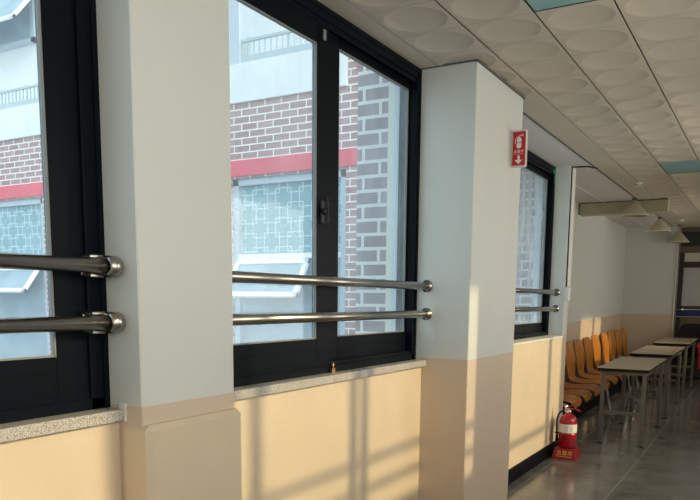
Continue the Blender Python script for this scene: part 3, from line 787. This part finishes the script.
# ------------------------------------------------------------------ outdoors: brick wing across the yard
YB = 6.5
bld = empty('brick_building', (-7, YB, -3.5), 'brick building with white and red bands seen through the windows', 'building'); cb = Vector((-7, YB, -3.5))
def bp(nm, mb, m, p=bld): return mb.build(nm, M[m], p, origin=cb)
A = (-5.30, -3.825); Bw = (-10.05, -8.50); ZW0, ZW1 = -1.15, 1.30
q = MB()
for a, b_ in ((-13, Bw[0]), (Bw[1], A[0])): q.box(a, b_, YB, YB+.25, -3.5, 2.1)
q.box(A[1], -2.12, YB, YB+.25, -3.5, 6)
for a, b_ in (A, Bw): q.box(a, b_, YB, YB+.25, ZW1, 2.1); q.box(a, b_, YB, YB+.25, -3.5, ZW0)
bp('brick_wall', q, 'brick')
bp('red_band', MB().box(-13, -2.12, YB-.02, YB+.05, 1.325, 1.492), 'redband')
bp('white_band', MB().box(-13, -3.81, YB-.03, YB+.3, 2.09, 2.49, .004), 'render')
bp('red_plaque', MB().box(-3.70, -3.56, YB-.03, YB, 2.24, 2.42, .004), 'redband')
bp('upper_wall', MB().box(-13, -3.81, 7.5, 7.7, 2.3, 8), 'render')
bp('balcony_floor', MB().box(-13, -3.81, YB, 7.5, 2.3, 2.48), 'render')
bp('corner_post', MB().box(-5.42, -5.16, YB-.01, YB+.2, 2.48, 8), 'pvc_blue')
rl = MB(); rl.box(-13, -3.83, YB+.02, YB+.05, 2.715, 2.745)
rl.box(-13, -3.83, YB+.02, YB+.05, 2.49, 2.575)
x = -12.95
k = 0
while x < -3.85:
    wdt = .022 if k % 7 == 0 else .007
    rl.box(x-wdt/2, x+wdt/2, YB+.025, YB+.045, 2.49, 2.76 if k % 7 == 0 else 2.73); x += .075; k += 1
bp('balcony_railing', rl, 'railing')
def facade_window(a, b_, y, z0, z1, awn_top, awn_h, tilt, mull=None):
    f = MB(); t = .075
    if mull: f.box(mull, mull+.07, y+.03, y+.12, z0, awn_top+.05)
    f.box(a, a+t, y+.03, y+.12, z0, z1); f.box(b_-t, b_, y+.03, y+.12, z0, z1)
    f.box(a, b_, y+.03, y+.12, z1-.07, z1); f.box(a, b_, y+.03, y+.12, z0, z0+.06)
    fo = bp('window', f, 'pvc_blue')
    tr = MB().box(a+t, b_-t, y+.02, y+.10, awn_top+.045, awn_top+.10); bp('transom', tr, 'pvc', fo)
    bp('upper_pane', MB().box(a+t, b_-t, y+.08, y+.09, awn_top+.10, z1-.07), 'pane', fo)
    bp('lower_pane', MB().box(a+t, b_-t, y+.08, y+.09, z0+.06, awn_top+.045), 'pane_low', fo)
    pt = MB(); pitch = .155; w_ = .011
    nx = int((b_-a-2*t)/pitch)+2; nz = int((z1-.07-awn_top-.10)/pitch)+2
    X0, X1, Z0, Z1 = a+t, b_-t, awn_top+.10, z1-.07
    def hl(x0, x1, z):
        x0, x1 = max(x0, X0), min(x1, X1)
        if x1 > x0 and Z0 < z < Z1: pt.box(x0, x1, y+.076, y+.0805, z-w_/2, z+w_/2)
    def vl(z0_, z1_, x):
        z0_, z1_ = max(z0_, Z0), min(z1_, Z1)
        if z1_ > z0_ and X0 < x < X1: pt.box(x-w_/2, x+w_/2, y+.076, y+.0805, z0_, z1_)
    for i in range(nx):
        for j in range(nz):
            cx_, cz_ = X0+i*pitch+.03, Z0+j*pitch+.05; sft = .024 if (i+j) % 2 else -.024
            hs_ = .024; q2 = .072
            # small square where two lattice lines cross, larger offset square between
            hl(cx_-hs_, cx_+hs_, cz_-hs_); hl(cx_-hs_, cx_+hs_, cz_+hs_); vl(cz_-hs_, cz_+hs_, cx_-hs_); vl(cz_-hs_, cz_+hs_, cx_+hs_)
            hl(cx_+hs_, cx_+pitch-hs_, cz_+sft); vl(cz_+hs_, cz_+pitch-hs_, cx_+sft)
    bp('etched_pattern', pt, 'pattern', fo)
    # awning sash, hinged at its top, pushed outwards
    aw = MB(); R_ = Matrix.Translation((0, y+.0, awn_top+.02)) @ Matrix.Rotation(-tilt, 4, 'X') ; fw = .055
    x0, x1 = a+t+.01, (mull or b_-t)-.01; h = awn_h
    aw.box(x0, x0+fw, -.035, 0, -h, 0, 0, R_); aw.box(x1-fw, x1, -.035, 0, -h, 0, 0, R_)
    aw.box(x0, x1, -.035, 0, -fw, 0, 0, R_); aw.box(x0, x1, -.035, 0, -h, -h+fw, 0, R_)
    ao = bp('awning_sash', aw, 'pvc', fo)
    ap = MB().box(x0+fw, x1-fw, -.02, -.012, -h+fw, -fw, 0, R_); bp('awning_pane', ap, 'pane_low', fo)
facade_window(A[0], A[1]+0, YB, ZW0, ZW1, .385, .47, math.radians(32), -4.24)
facade_window(*Bw, YB, ZW0, ZW1, .36, .43, math.radians(38))
facade_window(-11.8, -9.70, 7.38, 3.72, 6.2, 4.38, .75, math.radians(40), -9.42)
struct('ground', MB().box(-30, -1.9, -20, 20, -3.7, -3.5), M['ground'])
# brick piers of our own building, outside the glass
q = MB(); q.box(-2.04, -1.845, 3.585, 4.26, -3.5, 3); struct('brick_pier', q, M['brick_pier'])
q = MB(); q.box(-2.31, -1.885, 6.54, 6.73, -3.5, 3); struct('brick_pier', q, M['brick_pier'])
q = MB(); q.box(-1.847, -1.80, 3.575, 4.27, -3.5, 3); struct('trim_7', q, M['cream'])
q = MB(); q.box(-1.802, -1.75, 3.56, 4.28, -.36, 3); q.box(-1.886, -1.83, 6.52, 6.568, -.30, 3); struct('trim_8', q, M['alu'])
struct('outer_wall', MB().box(-1.90, -1.80, -3, 4.30, -3.5, -.40), M['brick_pier'])

# ------------------------------------------------------------------ light
sun = bpy.data.lights.new('sun', 'SUN'); so_ = bpy.data.objects.new('sun', sun); COL.objects.link(so_)
sun.energy = 2.3; sun.color = (1., .80, .46); sun.angle = math.radians(1.7)
dirv = Vector((-1, .01, -.37)).normalized(); so_.rotation_euler = dirv.to_track_quat('-Z', 'Y').to_euler(); so_.location = (6, 3, 5)
for i, (y0, y1) in enumerate(opp):
    al = bpy.data.lights.new('sky_portal', 'AREA'); al.shape = 'RECTANGLE'; al.size = OZ1-OZ0; al.size_y = y1-y0
    ao = bpy.data.objects.new('sky_portal', al); COL.objects.link(ao); ao.location = (X_R+.24, (y0+y1)/2, (OZ0+OZ1)/2+H0)
    ao.rotation_euler = Vector((-1, 0, 0)).to_track_quat('-Z', 'Y').to_euler()
    # local X vertical, Y along the wall
    zc = Vector((1, 0, 0)); yc = Vector((0, 1, 0)); xc = yc.cross(zc)
    ao.rotation_euler = Matrix((xc, yc, zc)).transposed().to_euler()
    al.cycles.is_portal = True
wd = bpy.data.worlds.new('sky'); S.world = wd; wd.use_nodes = True; nt = wd.node_tree; N = nt.nodes; L = nt.links
bg = N['Background']; tc = N.new('ShaderNodeTexCoord'); sp = N.new('ShaderNodeSeparateXYZ'); L.new(tc.outputs['Generated'], sp.inputs[0])
rmp = N.new('ShaderNodeMapRange'); rmp.inputs[1].default_value = -.1; rmp.inputs[2].default_value = .9; L.new(sp.outputs[0], rmp.inputs[0]); rmp.interpolation_type = 'SMOOTHSTEP'
mx = N.new('ShaderNodeMix'); mx.data_type = 'RGBA'; L.new(rmp.outputs[0], mx.inputs[0])
SKY_COOL = (1.45, 1.72, 1.88); SKY_WARM = (4.8, 4.6, 4.1)
mx.inputs[6].default_value = (*SKY_COOL, 1); mx.inputs[7].default_value = (*SKY_WARM, 1)
L.new(mx.outputs[2], bg.inputs[0]); bg.inputs[1].default_value = 1.0

# ------------------------------------------------------------------ camera
yaw, pitch, roll = .5238746, -.13763356, -.00942842
cy, sy_, cp, sp_ = math.cos(yaw), math.sin(yaw), math.cos(pitch), math.sin(pitch)
f = Vector((-sy_*cp, cy*cp, sp_)); r = Vector((cy, sy_, 0)); d = f.cross(r)
r2 = r*math.cos(roll)+d*math.sin(roll); d2 = -r*math.sin(roll)+d*math.cos(roll)
cam = bpy.data.cameras.new('camera'); co = bpy.data.objects.new('camera', cam); COL.objects.link(co)
co.matrix_world = Matrix.Translation((0, 0, H0)) @ Matrix((r2, -d2, -f)).transposed().to_4x4()
cam.sensor_width = 36; cam.lens = 724.8/700*36; cam.shift_x = 0; cam.shift_y = 149.7/700; cam.clip_start = .05
S.camera = co
vs_ = S.view_settings; vs_.view_transform = 'Standard'; vs_.look = 'None'; vs_.gamma = 1; vs_.use_curve_mapping = False; vs_.exposure = 0.0
